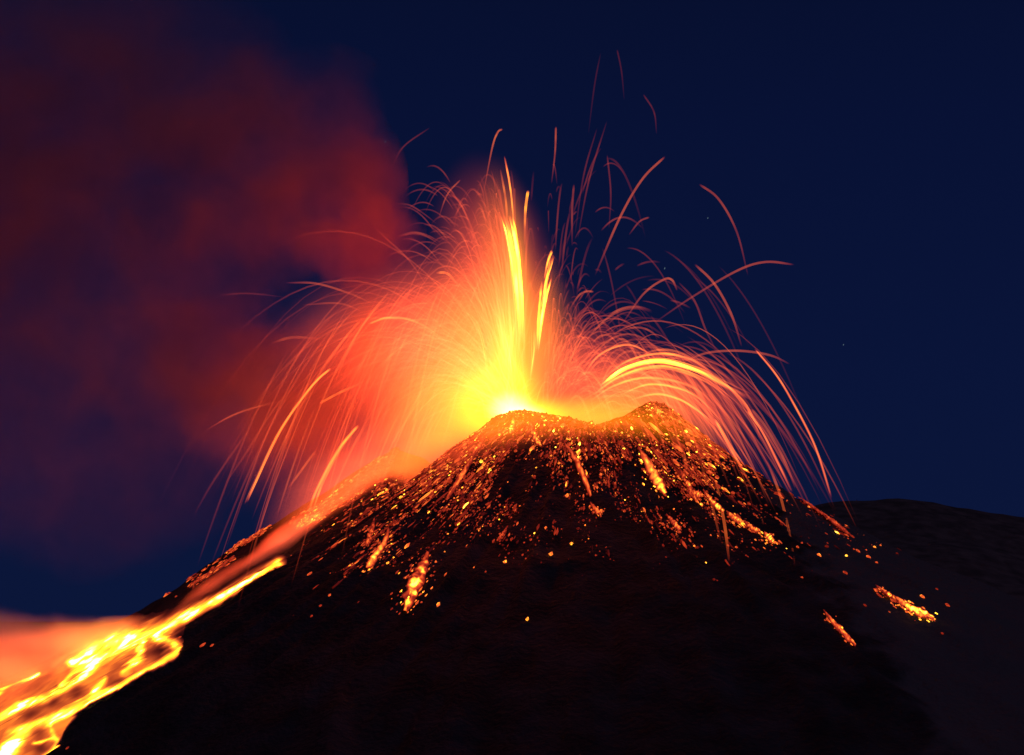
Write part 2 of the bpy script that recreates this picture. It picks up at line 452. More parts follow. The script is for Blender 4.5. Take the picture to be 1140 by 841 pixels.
# ballistic spatter
GR = 9.8
def fly(p0, v, t0, t1, n=18):
    t = np.linspace(t0, t1, n)[:, None]
    p = p0 + v * t; p[:, 2] -= 0.5 * GR * t[:, 0] ** 2
    return p
V1 = at(572, 468, -6.0); V2 = at(612, 472, -5.0); V3 = at(648, 474, -10.0)
pops = []                                               # (path, width, heat, class)
def spray(n, src, sp, vx, vy, vz, tw, width, heat, cls, dec=0.55, keep=None):
    for _ in range(n):
        p0 = src + rng.normal(0, 1, 3) * sp
        v = np.array([vx(), rng.normal(0, vy) if vy > 0 else rng.uniform(-20, -7), vz()])
        T = 2 * v[2] / GR
        t0, t1 = tw(T)
        P = fly(p0, v, t0, t1)
        ok = P[:, 2] > h(P[:, 0], P[:, 1]) + 0.3
        if t0 > 0.25 * T:
            bad = np.where(~ok)[0]
            if len(bad): P = P[:bad[0]]
        if len(P) < 7: continue
        if keep is not None and not keep(P): continue
        n_ = len(P)
        e_ = ends(n_, 0.25 if t0 > 0.1 else 0.02, 0.3)
        tt = np.linspace(0, 1, n_)
        hh = heat() * e_ ** 0.6 * (1 - (1 - dec) * tt)
        pops.append((P, width() * (0.6 + 0.4 * e_), hh, cls))
un = lambda a, b: (lambda: rng.uniform(a, b))
full = lambda T: (0.04 * T, T * rng.uniform(0.7, 1.25))
late = lambda T: ((lambda a: (a * T, a * T + rng.uniform(0.25, 0.5) * T))(rng.uniform(0.3, 0.6)))
top = lambda T: ((lambda a: (a * T, a * T + rng.uniform(0.1, 0.3) * T))(rng.uniform(0.3, 0.45)))
# left fan: hundreds of fine strands
spray(420, V1, (7, 7, 2), lambda: -min(abs(rng.gamma(2.2, 6.0)), 30) + 2, 9, lambda: rng.triangular(18, 34, 58), full, un(1.0, 2.2), un(.26, .44), "left")
spray(110, V1, (7, 7, 2), lambda: -rng.uniform(14, 29), 8, un(20, 40), lambda T: (0.04 * T, T * rng.uniform(0.5, 1.0)), un(1.0, 2.0), un(.26, .42), "left")
# outer left, thin, partial
spray(130, V1, (6, 5, 2), lambda: -rng.triangular(6, 15, 25), 9, un(24, 52), lambda T: ((lambda a: (a * T, a * T + rng.uniform(0.25, 0.7) * T))(rng.uniform(0.4, 0.95))), un(1.0, 2.4), lambda: rng.triangular(.20, .30, .52), "falling_left", .9)
spray(60, V1, (7, 7, 2), lambda: -rng.uniform(4, 24), 8, un(8, 28), lambda T: (0.03 * T, T * rng.uniform(0.4, 1.2)), un(1.0, 2.4), lambda: rng.triangular(.35, .5, .66), "left", .5)
spray(80, V1, (9, 8, 2), lambda: rng.normal(-3, 8), 6, un(8, 32), lambda T: (0.02 * T, T * rng.uniform(0.25, 0.7)), un(1.0, 2.6), lambda: rng.triangular(.42, .58, .76), "column", .6)
# main column
spray(170, V1, (5, 7, 2), lambda: rng.normal(-3.0, 3.2), 5, lambda: rng.triangular(34, 50, 68), lambda T: (0.06 * T, T * rng.uniform(0.45, 0.75)), un(1.2, 2.4), un(.30, .50), "column")
# ragged left edge of the column: little hooks
spray(90, at(560, 440, 0), (6, 8, 10), lambda: -abs(rng.normal(6, 5)), 5, un(50, 63), top, un(1.2, 2.0), un(.28, .44), "hook_left")
# right fan of loops
spray(230, V2, (9, 8, 2), lambda: abs(rng.normal(6, 6)), 8, lambda: rng.triangular(20, 36, 50), lambda T: (rng.uniform(.05, .4) * T, T * rng.uniform(0.55, 1.0)), un(0.9, 2.2), lambda: rng.triangular(.16, .30, .56), "right_loop")
# right curtain over the rim
spray(190, V3, (16, 8, 3), lambda: rng.triangular(2, 12, 27), 8, lambda: rng.triangular(16, 30, 41), lambda T: (rng.uniform(.08, .5) * T, T * rng.uniform(0.7, 1.35)), un(0.8, 2.8), lambda: rng.triangular(.16, .30, .62), "curtain", 0.75)
spray(46, V3, (12, 8, 2), lambda: rng.uniform(10, 26), 8, lambda: rng.uniform(26, 41), lambda T: (rng.uniform(.45, .9) * T, T * rng.uniform(1.1, 1.8)), un(1.0, 2.4), lambda: rng.triangular(.18, .28, .46), "rain_right", 0.95)
spray(70, V3 + np.array([0, -30, 6]), (14, 8, 2), lambda: rng.uniform(4, 22), -1, lambda: rng.uniform(20, 38), lambda T: (rng.uniform(.6, 1.0) * T, T * 2.2), un(1.0, 2.2), lambda: rng.triangular(.26, .36, .52), "rain_right", 0.95)
# high sparse vertical strands on the right
spray(95, at(612, 470, 0), (9, 7, 2), lambda: rng.normal(3.4, 3.2), 4, lambda: rng.triangular(36, 48, 72), lambda T: ((lambda a: (a * T, a * T + rng.uniform(0.06, 0.3) * T))(rng.uniform(0.2, 0.5))), un(1.0, 2.4), lambda: rng.triangular(.12, .22, .48), "high_right")
spray(42, V2, (8, 7, 2), lambda: rng.uniform(4, 22), 7, un(36, 58), lambda T: ((lambda a: (a * T, a * T + rng.uniform(0.08, 0.4) * T))(rng.uniform(0.2, 0.7))), un(1.0, 2.2), lambda: rng.triangular(.12, .2, .40), "wide_right")
LABS = {
 "left": ("fine salmon lava streak fanning out left inside the glowing spray", "fine streaks of the left fan"),
 "falling_left": ("thin red lava streak falling outside the left fan", "thin streaks falling left"),
 "column": ("fine orange lava streak rising in the tall fountain column", "fine streaks of the fountain column"),
 "hook_left": ("little hooked red streak on the ragged left edge of the column", "hooked streaks on the column's left edge"),
 "right_loop": ("thin salmon lava streak looping over in the right fan", "looping streaks of the right fan"),
 "curtain": ("salmon lava streak pouring over the right crater rim", "streaks pouring over the right rim"),
 "rain_right": ("thin red lava streak raining onto the right flank", "streaks raining onto the right flank"),
 "high_right": ("dim upright red streak standing above the right yellow jet", "dim upright streaks over the right jet"),
 "wide_right": ("dim red streak flung wide over the right fan", "dim streaks flung wide to the right"),
}
def shown(s):
    P, w, hh, c = s
    u, v = proj(P)
    free = {"left": .25, "column": .35}.get(c, 1.0)
    return np.hypot(np.diff(u), np.diff(v)).sum() * np.mean(w) * free
order = sorted(range(len(pops)), key=lambda i: -shown(pops[i]))
solo = set(order[:300 - n_ind])
rest = Batch()
for i, (P, w, hh, c) in enumerate(pops):
    vfh = strand(P, w, hh, 4)
    if i in solo:
        tag(one("lava_streak", vfh, M_STRAND), LABS[c][0], "lava streak", LABS[c][1])
    else:
        rest.add(*vfh)
tag(rest.build("fine_lava_spatter", M_STRAND), "countless finest lava threads filling the glowing spray over the crater", "lava spatter", kind="stuff")

# ------------------------------------------------------------------ volumes
def blob_field(n, l, pos, blobs, power=1.5):
    tot = None
    for (c, r, rot, amp) in blobs:
        mp = n.new("ShaderNodeMapping"); mp.vector_type = "TEXTURE"
        mp.inputs["Location"].default_value = c
        mp.inputs["Rotation"].default_value = (0, rot, 0)
        mp.inputs["Scale"].default_value = r
        l.new(pos, mp.inputs[0])
        d = n.new("ShaderNodeVectorMath"); d.operation = "DOT_PRODUCT"
        l.new(mp.outputs[0], d.inputs[0]); l.new(mp.outputs[0], d.inputs[1])
        k_ = math_n(n, l, "MAXIMUM", math_n(n, l, "SUBTRACT", 1.0, d.outputs["Value"]), 0.0)
        k_ = math_n(n, l, "MULTIPLY", math_n(n, l, "POWER", k_, power), amp)
        tot = k_ if tot is None else math_n(n, l, "ADD", tot, k_)
    return tot
def blob_mesh(name, blobs, mat, voxel, parent=None, grow=1.0):
    V, Fc, n0 = [], [], 0
    for (c, r, rot, amp) in blobs:
        nu, nv = 24, 14
        vs = [(0, 0, 1)] + [(math.sin(math.pi * i / nv) * math.cos(2 * math.pi * j / nu), math.sin(math.pi * i / nv) * math.sin(2 * math.pi * j / nu), math.cos(math.pi * i / nv)) for i in range(1, nv) for j in range(nu)] + [(0, 0, -1)]
        f = [(0, 1 + j, 1 + (j + 1) % nu) for j in range(nu)]
        for i in range(nv - 2):
            for j in range(nu):
                a = 1 + i * nu + j; b = 1 + i * nu + (j + 1) % nu
                f.append((a, a + nu, b + nu, b))
        L = len(vs) - 1; s0 = 1 + (nv - 2) * nu
        f += [(L, s0 + (j + 1) % nu, s0 + j) for j in range(nu)]
        ca, sa = math.cos(rot), math.sin(rot)
        for x, y, z in vs:
            x, y, z = x * r[0] * grow, y * r[1] * grow, z * r[2] * grow
            V.append((c[0] + x * ca + z * sa, c[1] + y, c[2] - x * sa + z * ca))
        Fc += [tuple(q + n0 for q in t) for t in f]
        n0 += len(vs)
    o = mesh_obj(name, V, Fc, mat, parent)
    if len(blobs) > 1:
        md = o.modifiers.new("union", "REMESH"); md.mode = "VOXEL"; md.voxel_size = voxel
    return o
def B(u, v, Yd, ru, ry, rv, amp, rot=0.0):                # blob centred on a photograph pixel, radii in px / metres / px
    c = at(u, v, Yd)
    return (tuple(float(q) for q in c), (ru * MPP, ry, rv * MPP), R(rot), amp)

# emissive volumes: fine incandescent spray, plus glow and lit haze painted as emission
def spray_mat(name, blobs, power, col, fibre=0.5, src=V1):
    m, n, l = new_mat(name)
    out = n.new("ShaderNodeOutputMaterial")
    ge = n.new("ShaderNodeNewGeometry")
    f = blob_field(n, l, ge.outputs["Position"], blobs, power)
    # rays of denser spray radiating from the vent
    sb = n.new("ShaderNodeVectorMath"); sb.operation = "SUBTRACT"
    l.new(ge.outputs["Position"], sb.inputs[0]); sb.inputs[1].default_value = [float(src[0]), float(src[1]), float(src[2]) - 20]
    nm = n.new("ShaderNodeVectorMath"); nm.operation = "NORMALIZE"; l.new(sb.outputs[0], nm.inputs[0])
    nz = n.new("ShaderNodeTexNoise"); nz.inputs["Scale"].default_value = 11.0; nz.inputs["Detail"].default_value = 6.0
    l.new(nm.outputs[0], nz.inputs["Vector"])
    nb = n.new("ShaderNodeTexNoise"); nb.inputs["Scale"].default_value = 0.022; nb.inputs["Detail"].default_value = 3.0
    l.new(ge.outputs["Position"], nb.inputs["Vector"])
    mix = math_n(n, l, "ADD", math_n(n, l, "MULTIPLY", nz.outputs[0], 1.4 * fibre), math_n(n, l, "MULTIPLY", nb.outputs[0], 0.8 * fibre))
    f = math_n(n, l, "MULTIPLY", f, math_n(n, l, "ADD", mix, 1.0 - 1.1 * fibre))
    em = n.new("ShaderNodeEmission"); em.inputs[0].default_value = (*col, 1)
    l.new(f, em.inputs[1])
    l.new(em.outputs[0], out.inputs["Volume"])
    m.cycles.emission_sampling = "NONE"
    return m
fountain = empty("lava_fountain", tuple(at(572, 468, -6)))
tag(fountain, "glowing orange and yellow lava fountain bursting from the crater", "lava fountain")
def vol_part(name, blobs, power, col, vox, fibre=0.5, parent=fountain):
    o = blob_mesh(name, blobs, spray_mat(name, blobs, power, col, fibre), vox)
    if parent is not None:
        o.parent = parent; o.matrix_parent_inverse = parent.matrix_basis.inverted()
        o.location = (0, 0, 0)
    return o
bpy.context.view_layer.update()
vol_part("red_spray_glow", [  # blobs along flank and rim emit in place of lit vapour
    B(500, 400, 12, 150, 85, 145, .0200, 18), B(553, 330, 5, 82, 50, 180, .0170, -9), B(455, 500, 16, 150, 30, 66, .0330, -38),
    B(430, 390, 25, 140, 80, 105, .0065, 10), B(640, 430, 5, 110, 45, 85, .0160), B(735, 440, -14, 125, 40, 62, .0160, 14),
    B(390, 540, 4, 130, 26, 66, .0440, -36), B(690, 495, -75, 150, 30, 60, .0080), B(590, 490, -92, 160, 34, 58, .0230),
    B(375, 450, 30, 190, 60, 140, .0040, -20), B(362, 582, 0, 84, 26, 44, .0280, -36)],
    2.4, (1, 0.100, 0.020), 9.0, 0.6)
vol_part("orange_spray_glow", [  # blobs in front of the rim paint its orange haze as emission
    B(548, 405, 5, 125, 50, 150, .026), B(566, 315, 0, 48, 22, 160, .024, -7), B(600, 370, 0, 34, 20, 110, .020, 6), B(650, 462, -12, 120, 22, 30, .070, 0),
    B(510, 450, 12, 125, 40, 80, .030, -20), B(480, 497, 16, 130, 22, 34, .028, -37), B(715, 438, -22, 100, 18, 42, .034, 8), B(575, 470, -80, 80, 24, 34, .020), B(645, 474, -92, 190, 30, 48, .034, 2)],
    2.4, (1, 0.22, 0.0), 6.0, 0.55)
vol_part("yellow_spray", [
    B(556, 450, 0, 74, 36, 62, .046, -12), B(566, 415, 0, 34, 22, 110, .036), B(600, 463, -5, 48, 20, 26, .06), B(577, 310, 0, 20, 12, 120, .022, -6)],
    2.6, (1, 0.60, 0.0), 4.0, 0.72)
vol_part("white_hot_core", [B(568, 456, -2, 34, 18, 26, .09), B(584, 464, -4, 34, 14, 18, .14)], 2.4, (1, 0.85, 0.40), 2.5, 0.3)
# the molten jets themselves
for pts, w, ht, nm in (
    ([(580,385),(578,340),(575,300),(569,262),(564,244)], 8.5, .96, "jet"),
    ([(574,330),(569,290),(564,262),(559,240)], 4.5, .80, "jet"),
    ([(599,392),(602,362),(606,335),(610,314)], 7.5, .95, "jet"),
    ([(603,345),(607,318),(612,298),(615,284)], 4.0, .82, "jet"),
    ([(566,410),(568,385),(572,355)], 5.0, .72, "jet"),
    ([(545,430),(540,395),(534,370),(526,352)], 3.5, .62, "jet"),
    ([(571,420),(568,395),(563,372)], 3.5, .80, "jet"),
    ([(590,425),(594,395),(596,365)], 4.5, .70, "jet")):
    pp = np.array(pts, float)
    path = catmull(at(pp[:, 0], pp[:, 1], -3), 40)
    nf = int(w * 1.3) + 2
    for k_ in range(nf):
        off = rng.normal(0, 1, 3) * w * 0.17
        tt = np.linspace(0, 1, 40)
        lump = 1 + 0.3 * vnoise(tt * 14, np.full(40, 3.1 * k_ + w)) 
        e_ = ends(40, 0.35, rng.uniform(.15, .6))
        if k_ == 0: bt = Batch()
        bt.add(*strand(path + off + rng.normal(0, 1, 3) * tt[:, None] * w * 0.3, w * rng.uniform(.16, .36) * lump * (0.5 + 0.5 * e_), ht * rng.uniform(.72, 1.0) * e_ ** 0.5 * (1 + .12 * vnoise(tt * 9 + 5 * k_, tt * 0)), 5))
    o = bt.build(nm, M_JET)
    o.parent = fountain; o.matrix_parent_inverse = fountain.matrix_basis.inverted()

# the light the fountain and the lava give off
def lamp(name, p, power, rad, col):
    d = bpy.data.lights.new(name, "POINT")
    d.energy = power; d.shadow_soft_size = rad; d.color = col
    o = bpy.data.objects.new(name, d); COL.objects.link(o); o.location = tuple(p)
    return o
lamp("fountain_light", at(560, 340, 0), 1.05e6, 22, (1, 0.062, 0.022))
lamp("crater_light", at(565, 448, 0), 0.6e6, 8, (1, 0.14, 0.04))

# smoke and vapour, lit by them
def smoke_mat(name, blobs, power, col, aniso, nscale, namp, warp, dark=0.25):
    m, n, l = new_mat(name)
    out = n.new("ShaderNodeOutputMaterial")
    ge = n.new("ShaderNodeNewGeometry")
    nz = n.new("ShaderNodeTexNoise"); nz.inputs["Scale"].default_value = nscale; nz.inputs["Detail"].default_value = 4.0
    l.new(ge.outputs["Position"], nz.inputs["Vector"])
    sb = n.new("ShaderNodeVectorMath"); sb.operation = "SUBTRACT"; l.new(nz.outputs["Color"], sb.inputs[0]); sb.inputs[1].default_value = (.5, .5, .5)
    sc = n.new("ShaderNodeVectorMath"); sc.operation = "SCALE"; l.new(sb.outputs[0], sc.inputs[0]); sc.inputs["Scale"].default_value = warp
    ad = n.new("ShaderNodeVectorMath"); ad.operation = "ADD"; l.new(ge.outputs["Position"], ad.inputs[0]); l.new(sc.outputs[0], ad.inputs[1])
    f = blob_field(n, l, ad.outputs[0], blobs, power)
    n2 = n.new("ShaderNodeTexNoise"); n2.inputs["Scale"].default_value = nscale * 1.5; n2.inputs["Detail"].default_value = 4.0
    l.new(ad.outputs[0], n2.inputs["Vector"])
    md = math_n(n, l, "MAXIMUM", math_n(n, l, "ADD", math_n(n, l, "MULTIPLY", math_n(n, l, "SUBTRACT", n2.outputs[0], .5), namp), 1.0), 0.0)
    f = math_n(n, l, "MAXIMUM", math_n(n, l, "MULTIPLY", f, md), 0.0)
    pv = n.new("ShaderNodeVolumeScatter")
    pv.inputs["Color"].default_value = (*col, 1); pv.inputs["Anisotropy"].default_value = aniso
    ab = n.new("ShaderNodeVolumeAbsorption"); ab.inputs["Color"].default_value = (0.6, 0.2, 0.25, 1)
    l.new(f, pv.inputs["Density"]); l.new(math_n(n, l, "MULTIPLY", f, dark), ab.inputs["Density"])
    ads = n.new("ShaderNodeAddShader"); l.new(pv.outputs[0], ads.inputs[0]); l.new(ab.outputs[0], ads.inputs[1])
    l.new(ads.outputs[0], out.inputs["Volume"])
    return m
plume = [B(335, 195, 60, 130, 100, 105, .0085), B(392, 262, 30, 90, 60, 64, .0125), B(400, 200, 40, 60, 60, 90, .0060), B(235, 265, 70, 210, 90, 62, .0060, 8),
         B(260, 130, 80, 200, 110, 85, .0050, -12), B(175, 370, 90, 170, 100, 120, .0068, -10), B(60, 130, 120, 330, 160, 240, .0058),
         B(-60, 310, 120, 260, 160, 290, .0042), B(330, 440, 50, 190, 80, 115, .0190, -8), B(420, 350, 70, 90, 60, 80, .008), B(120, 520, 110, 240, 100, 140, .0020, -10)]
o = blob_mesh("smoke_plume", plume, smoke_mat("volcanic_smoke", plume, 1.3, (0.74, 0.23, 0.20), 0.25, 0.0115, 4.6, 120, 0.9), 16.0)
tag(o, "dark red smoke plume drifting left from the lava fountain", "smoke", kind="stuff")
bank = [B(40, 733, 60, 200, 48, 56, .042), B(-60, 736, 70, 170, 54, 72, .042), B(110, 708, 40, 140, 34, 22, .040, -4)]
o = blob_mesh("lava_vapour", bank, smoke_mat("lit_vapour", bank, 1.7, (0.95, 0.72, 0.50), 0.1, 0.018, 1.7, 26), 7.0)
tag(o, "orange lit vapour bank lying over the lava flow at lower left", "vapour", kind="stuff")
veil = [B(326, 618, -4, 70, 26, 36, .090, -35), B(262, 660, -4, 90, 24, 32, .045, -32), B(430, 545, 12, 100, 26, 38, .022, -38)]
o = blob_mesh("channel_vapour", veil, smoke_mat("channel_haze", veil, 1.0, (0.95, 0.5, 0.35), 0.1, 0.03, 1.2, 8), 5.0)
tag(o, "thin red lit vapour rising from the lava channel behind the left flank", "vapour", kind="stuff")

# ------------------------------------------------------------------ lava flow on the left slope
def seg_d(u, v, pts):
    best = np.full(u.shape, 1e9); wid = np.zeros(u.shape)
    for (a, b) in zip(pts[:-1], pts[1:]):
        ax_, ay_, aw = a; bx_, by_, bw = b
        dx, dy = bx_ - ax_, by_ - ay_
        t = np.clip(((u - ax_) * dx + (v - ay_) * dy) / (dx * dx + dy * dy + 1e-9), 0, 1)
        d = np.hypot(u - ax_ - t * dx, v - ay_ - t * dy) / (aw + (bw - aw) * t)
        best = np.minimum(best, d)
    return best
STREAMS = [
 [(310,629,5),(288,641,4),(268,653,4.5),(241,669,5),(214,684,6),(187,699,7),(161,706,8),(144,714,10),(110,734,10),(94,751,8),(77,767,5),(47,779,5),(20,789,6),(0,799,6),(-40,815,6)],
 [(174,709,7),(190,716,5),(200,725,6),(181,739,6),(150,757,6),(114,772,6),(84,791,8),(57,804,8),(23,817,10),(10,834,12),(-5,860,12)],
 [(160,708,6),(156,732,6),(137,750,5)],
 [(117,758,4),(107,770,8)],
 [(57,806,4),(58,822,4),(67,827,4),(52,843,5),(40,860,6)],
 [(60,823,2.5),(38,827,2.5)],
 [(42,751,3),(17,763,2.5),(-6,773,2.5),(-40,790,3)],
 [(104,730,4),(80,749,5),(70,765,4)],
 [(165,704,6),(144,710,11),(110,722,12),(80,738,7)],
]
flow = empty("lava_flow", tuple(at(150, 740, 0)))
tag(flow, "braided yellow lava flow running down the left slope to the frame edge", "lava flow")
fx = np.arange(at(-70, 700, -60)[0], at(345, 640, 60)[0], 1.1)
fy = np.arange(-330, 90, 1.5)
FX, FY = np.meshgrid(fx, fy)
FZ = h(FX, FY) + 0.5
fu, fv = proj(np.stack([FX, FY, FZ], -1))
wob = fbm(FX, FY, 14, 3)
wu, wv = fu + wob * 2.0, fv + fbm(FX + 99, FY, 14, 3) * 2.0
best = np.full(FX.shape, 1e9)
for st in STREAMS: best = np.minimum(best, seg_d(wu, wv, st))
heat = 1.0 * np.exp(-best ** 2 * 0.36)
tex = 0.92 + 0.13 * fbm(FX + 50, FY + 20, 10, 4)
for (cu, cv, ra, rb) in ((142, 713, 16, 8), (14, 836, 16, 16), (172, 711, 9, 6), (216, 684, 18, 5), (20, 788, 7, 4), (48, 779, 6, 4), (98, 742, 14, 7)):
    tex = tex + 0.10 * np.exp(-((wu - cu) / ra) ** 2 - ((wv - cv) / rb) ** 2)
heat = np.clip(heat * tex, 0, 1)
# outer limits: lower edge (black flank) and upper edge
lowU = [-80, 0, 40, 58, 68, 73, 80, 100, 117, 140, 160, 185, 198, 204, 207, 240, 283, 317, 330, 345]
lowV = [905, 872, 852, 838, 826, 810, 800, 783, 775, 763, 750, 738, 729, 721, 695, 675, 646, 631, 620, 612]
upU = [-80, 0, 60, 110, 160, 240, 300, 345]
upV = [800, 757, 735, 712, 694, 655, 618, 600]
low = np.interp(fu, lowU, lowV); up = np.interp(fu, upU, upV)
lim = low + 3.2 * wob + 1.2 * fbm(FX, FY, 5, 2)
inside = (fv < lim + 5) & (fv > up) & (fu < 330)
crust_haze = 0.57 + 0.10 * fbm(FX, FY, 20, 4)  # raised so the vapour's salmon glow is painted into the crust emission
heat = np.where(inside, np.maximum(heat, np.clip(crust_haze, 0.03, .66) * np.exp(-np.maximum(best - 2.0, 0) * .06) * (1 - sstep(165, 195, fu))), heat)
heat = heat * (1 - sstep(-1.5, 2.5, fv - lim))
for (cu, cv, ra, rb, an) in ((176,724,14,7,-25),(128,759,11,5,-20),(85,771,10,5,-25),(58,783,10,5,-20),(34,795,12,5,-20),(42,816,9,7,-20),(44,833,9,5,0),(201,708,9,5,35),(206,702,9,5,35)):
    a = R(an); du, dv = wu - cu, wv - cv
    d = np.hypot((du * math.cos(a) + dv * math.sin(a)) / ra, (-du * math.sin(a) + dv * math.cos(a)) / rb)
    heat = heat * (1 - 0.46 * np.exp(-d ** 2 * 1.0))
keep = (inside & (fu < 200)) | (heat > 0.06)
idx = grid_faces(len(fx), len(fy))
kf = keep.reshape(-1)[idx].all(1)
idx = idx[kf]
used = np.unique(idx)
remap = np.full(FX.size, -1); remap[used] = np.arange(len(used))
pts = np.stack([FX, FY, FZ + heat * 0.8], -1).reshape(-1, 3)[used]
st_o = mesh_obj("stream", pts, remap[idx], M_LAVA, None, heat.reshape(-1)[used], True)
st_o.parent = flow; st_o.matrix_parent_inverse = flow.matrix_basis.inverted()
for (u_, v_, pw) in ((70, 748, 2.2e5), (130, 718, 1.2e5), (10, 762, 2.4e5), (-50, 780, 2.4e5), (230, 662, 1.6e5), (312, 610, 3.5e5), (270, 640, 1.6e5)):
    lamp("lava_flow_light", at(u_, v_, 25.0) + np.array([0, -8, 8]), pw, 14, (1, 0.10, 0.03))

# ------------------------------------------------------------------ lava on the cone: rivulets and blocks
def rivulet(pts, w, ht, label, n=60, m=9, ragged=0.5):
    pp = catmull(np.array([(p[0], p[1], 0) for p in pts], float), n)[:, :2]
    t = np.gradient(pp, axis=0); t /= np.linalg.norm(t, axis=1, keepdims=True)
    nr = np.stack([-t[:, 1], t[:, 0]], -1)
    k_ = np.linspace(0, 1, n)
    prof_ = np.interp(k_, [0, .2, .6, .85, 1], [.25, .6, 1, .9, .3]) if not callable(w) else w(k_)
    ww = (w if not callable(w) else 1) * prof_ * 0.5
    s_ = np.linspace(-1, 1, m)
    sid = rng.uniform(0, 99)
    nz = vnoise(k_[:, None] * 16 + sid, s_[None, :] * 1.4 + sid)
    nz2 = vnoise(k_[:, None] * 34 + sid * 2, s_[None, :] * 3 + sid)
    lat = s_[None, :] * ww[:, None] * (1 + 0.3 * nz)
    UV = pp[:, None, :] + nr[:, None, :] * lat[..., None]
    P, ok = drop(UV[..., 0].ravel(), UV[..., 1].ravel())
    P[:, 2] = h(P[:, 0], P[:, 1]) + 1.5 + (1.0 * (1 - np.abs(np.tile(s_, n)) ** 2))
    he = 1.18 * ht * (1 - 0.7 * np.abs(s_[None, :]) ** 2.2) * (0.9 + 0.3 * ragged * (nz + nz2)) * np.interp(k_, [0, .25, .7, 1], [.4, .75, 1, .85])[:, None]
    f = grid_faces(m, n)
    hq = he.ravel()[f].max(1)
    f = f[hq > 0.16 + 0.1 * ragged]
    if len(f) == 0: return
    us = np.unique(f); rm = np.full(len(P), -1); rm[us] = np.arange(len(us))
    c = P.mean(0)
    o = mesh_obj("lava_rivulet", P[us] - c, rm[f], M_EMBER, None, np.clip(he.ravel()[us], 0, 1), True)
    o.location = c
    tag(o, label, "lava rivulet", "lava rivulets on the cone")
RIV = [
 ([(476,618),(470,636),(461,655),(451,684)], 17, .72, "broad ragged orange rivulet lowest on the left face of the cone", 1.2),
 ([(462,650),(457,664),(452,680)], 7, .88, "small yellow hot rivulet inside the lowest ragged one on the left face"),
 ([(433,592),(428,607),(418,622),(408,636)], 9, .78, "smooth orange rivulet nearest the left skyline of the cone", .5),
 ([(417,580),(413,597),(408,612)], 7, .55, "short red rivulet above the smooth orange one near the left skyline", 1.2),
 ([(711,501),(722,520),(732,538),(741,553)], 12, .86, "brightest wide yellow rivulet high on the right face of the cone", .5),
 ([(764,550),(775,553),(782,556)], 9, .66, "short orange patch of lava right below the brightest rivulet", 1),
 ([(783,549),(793,562),(806,573)], 6, .74, "upper orange piece of the stepped rivulet descending right"),
 ([(809,573),(818,580),(826,585)], 8, .80, "middle yellow piece of the stepped rivulet descending right"),
 ([(828,583),(836,590),(845,595)], 6, .70, "lower orange piece of the stepped rivulet descending right"),
 ([(851,596),(856,601),(861,607)], 8, .84, "bright end blob of the stepped rivulet descending right"),
 ([(996,668),(1007,676),(1020,683),(1040,692)], 10, .90, "bright isolated rivulet farthest right on the flank", .8),
 ([(975,655),(985,662),(997,671)], 5, .62, "dim trail leading into the bright isolated rivulet on the right", 1.2),
 ([(917,683),(927,695),(938,707),(953,722)], 6, .70, "thin lone orange rivulet lowest on the right flank", .8),
 ([(727,456),(733,461),(740,468)], 8, .80, "small yellow patch of lava just under the right crater rim", .8),
 ([(626,493),(637,508),(646,524),(658,556)], 7, .62, "thin orange rivulet right of the dark centre of the cone", .8),
 ([(657,563),(663,570),(669,576)], 6, .66, "small orange patch below the rivulet right of the dark centre", .6),
 ([(531,503),(523,518),(512,536),(497,560)], 6, .55, "thin orange streak of lava on the upper left face", .8),
 ([(541,489),(533,499),(526,510)], 6, .62, "short orange streak of lava just below the left rim", .8),
 ([(566,588),(560,597),(553,606)], 4, .50, "tiny curved red rivulet low in the dark centre", .8),
 ([(572,467),(570,477),(568,486)], 9, .84, "yellow lava spilling over the lowest lip below the white hot vent", .8),
 ([(742,576),(750,585),(758,593),(787,593)][:3], 6, .66, "small orange dash left of the stepped rivulet"),
 ([(886,555),(903,566),(930,585),(948,600)], 4, .48, "thin red line of lava along the right skyline", 1.2),
 ([(590,470),(594,485),(602,500)], 7, .70, "orange lava spilling over the rim right of the white hot vent", .9),
 ([(756,525),(764,540),(775,560)], 7, .60, "dim orange rivulet between the brightest one and the stepped one", 1.2),
]
for r_ in RIV: rivulet(*r_[:3], r_[3], ragged=(r_[4] if len(r_) > 4 else .8))

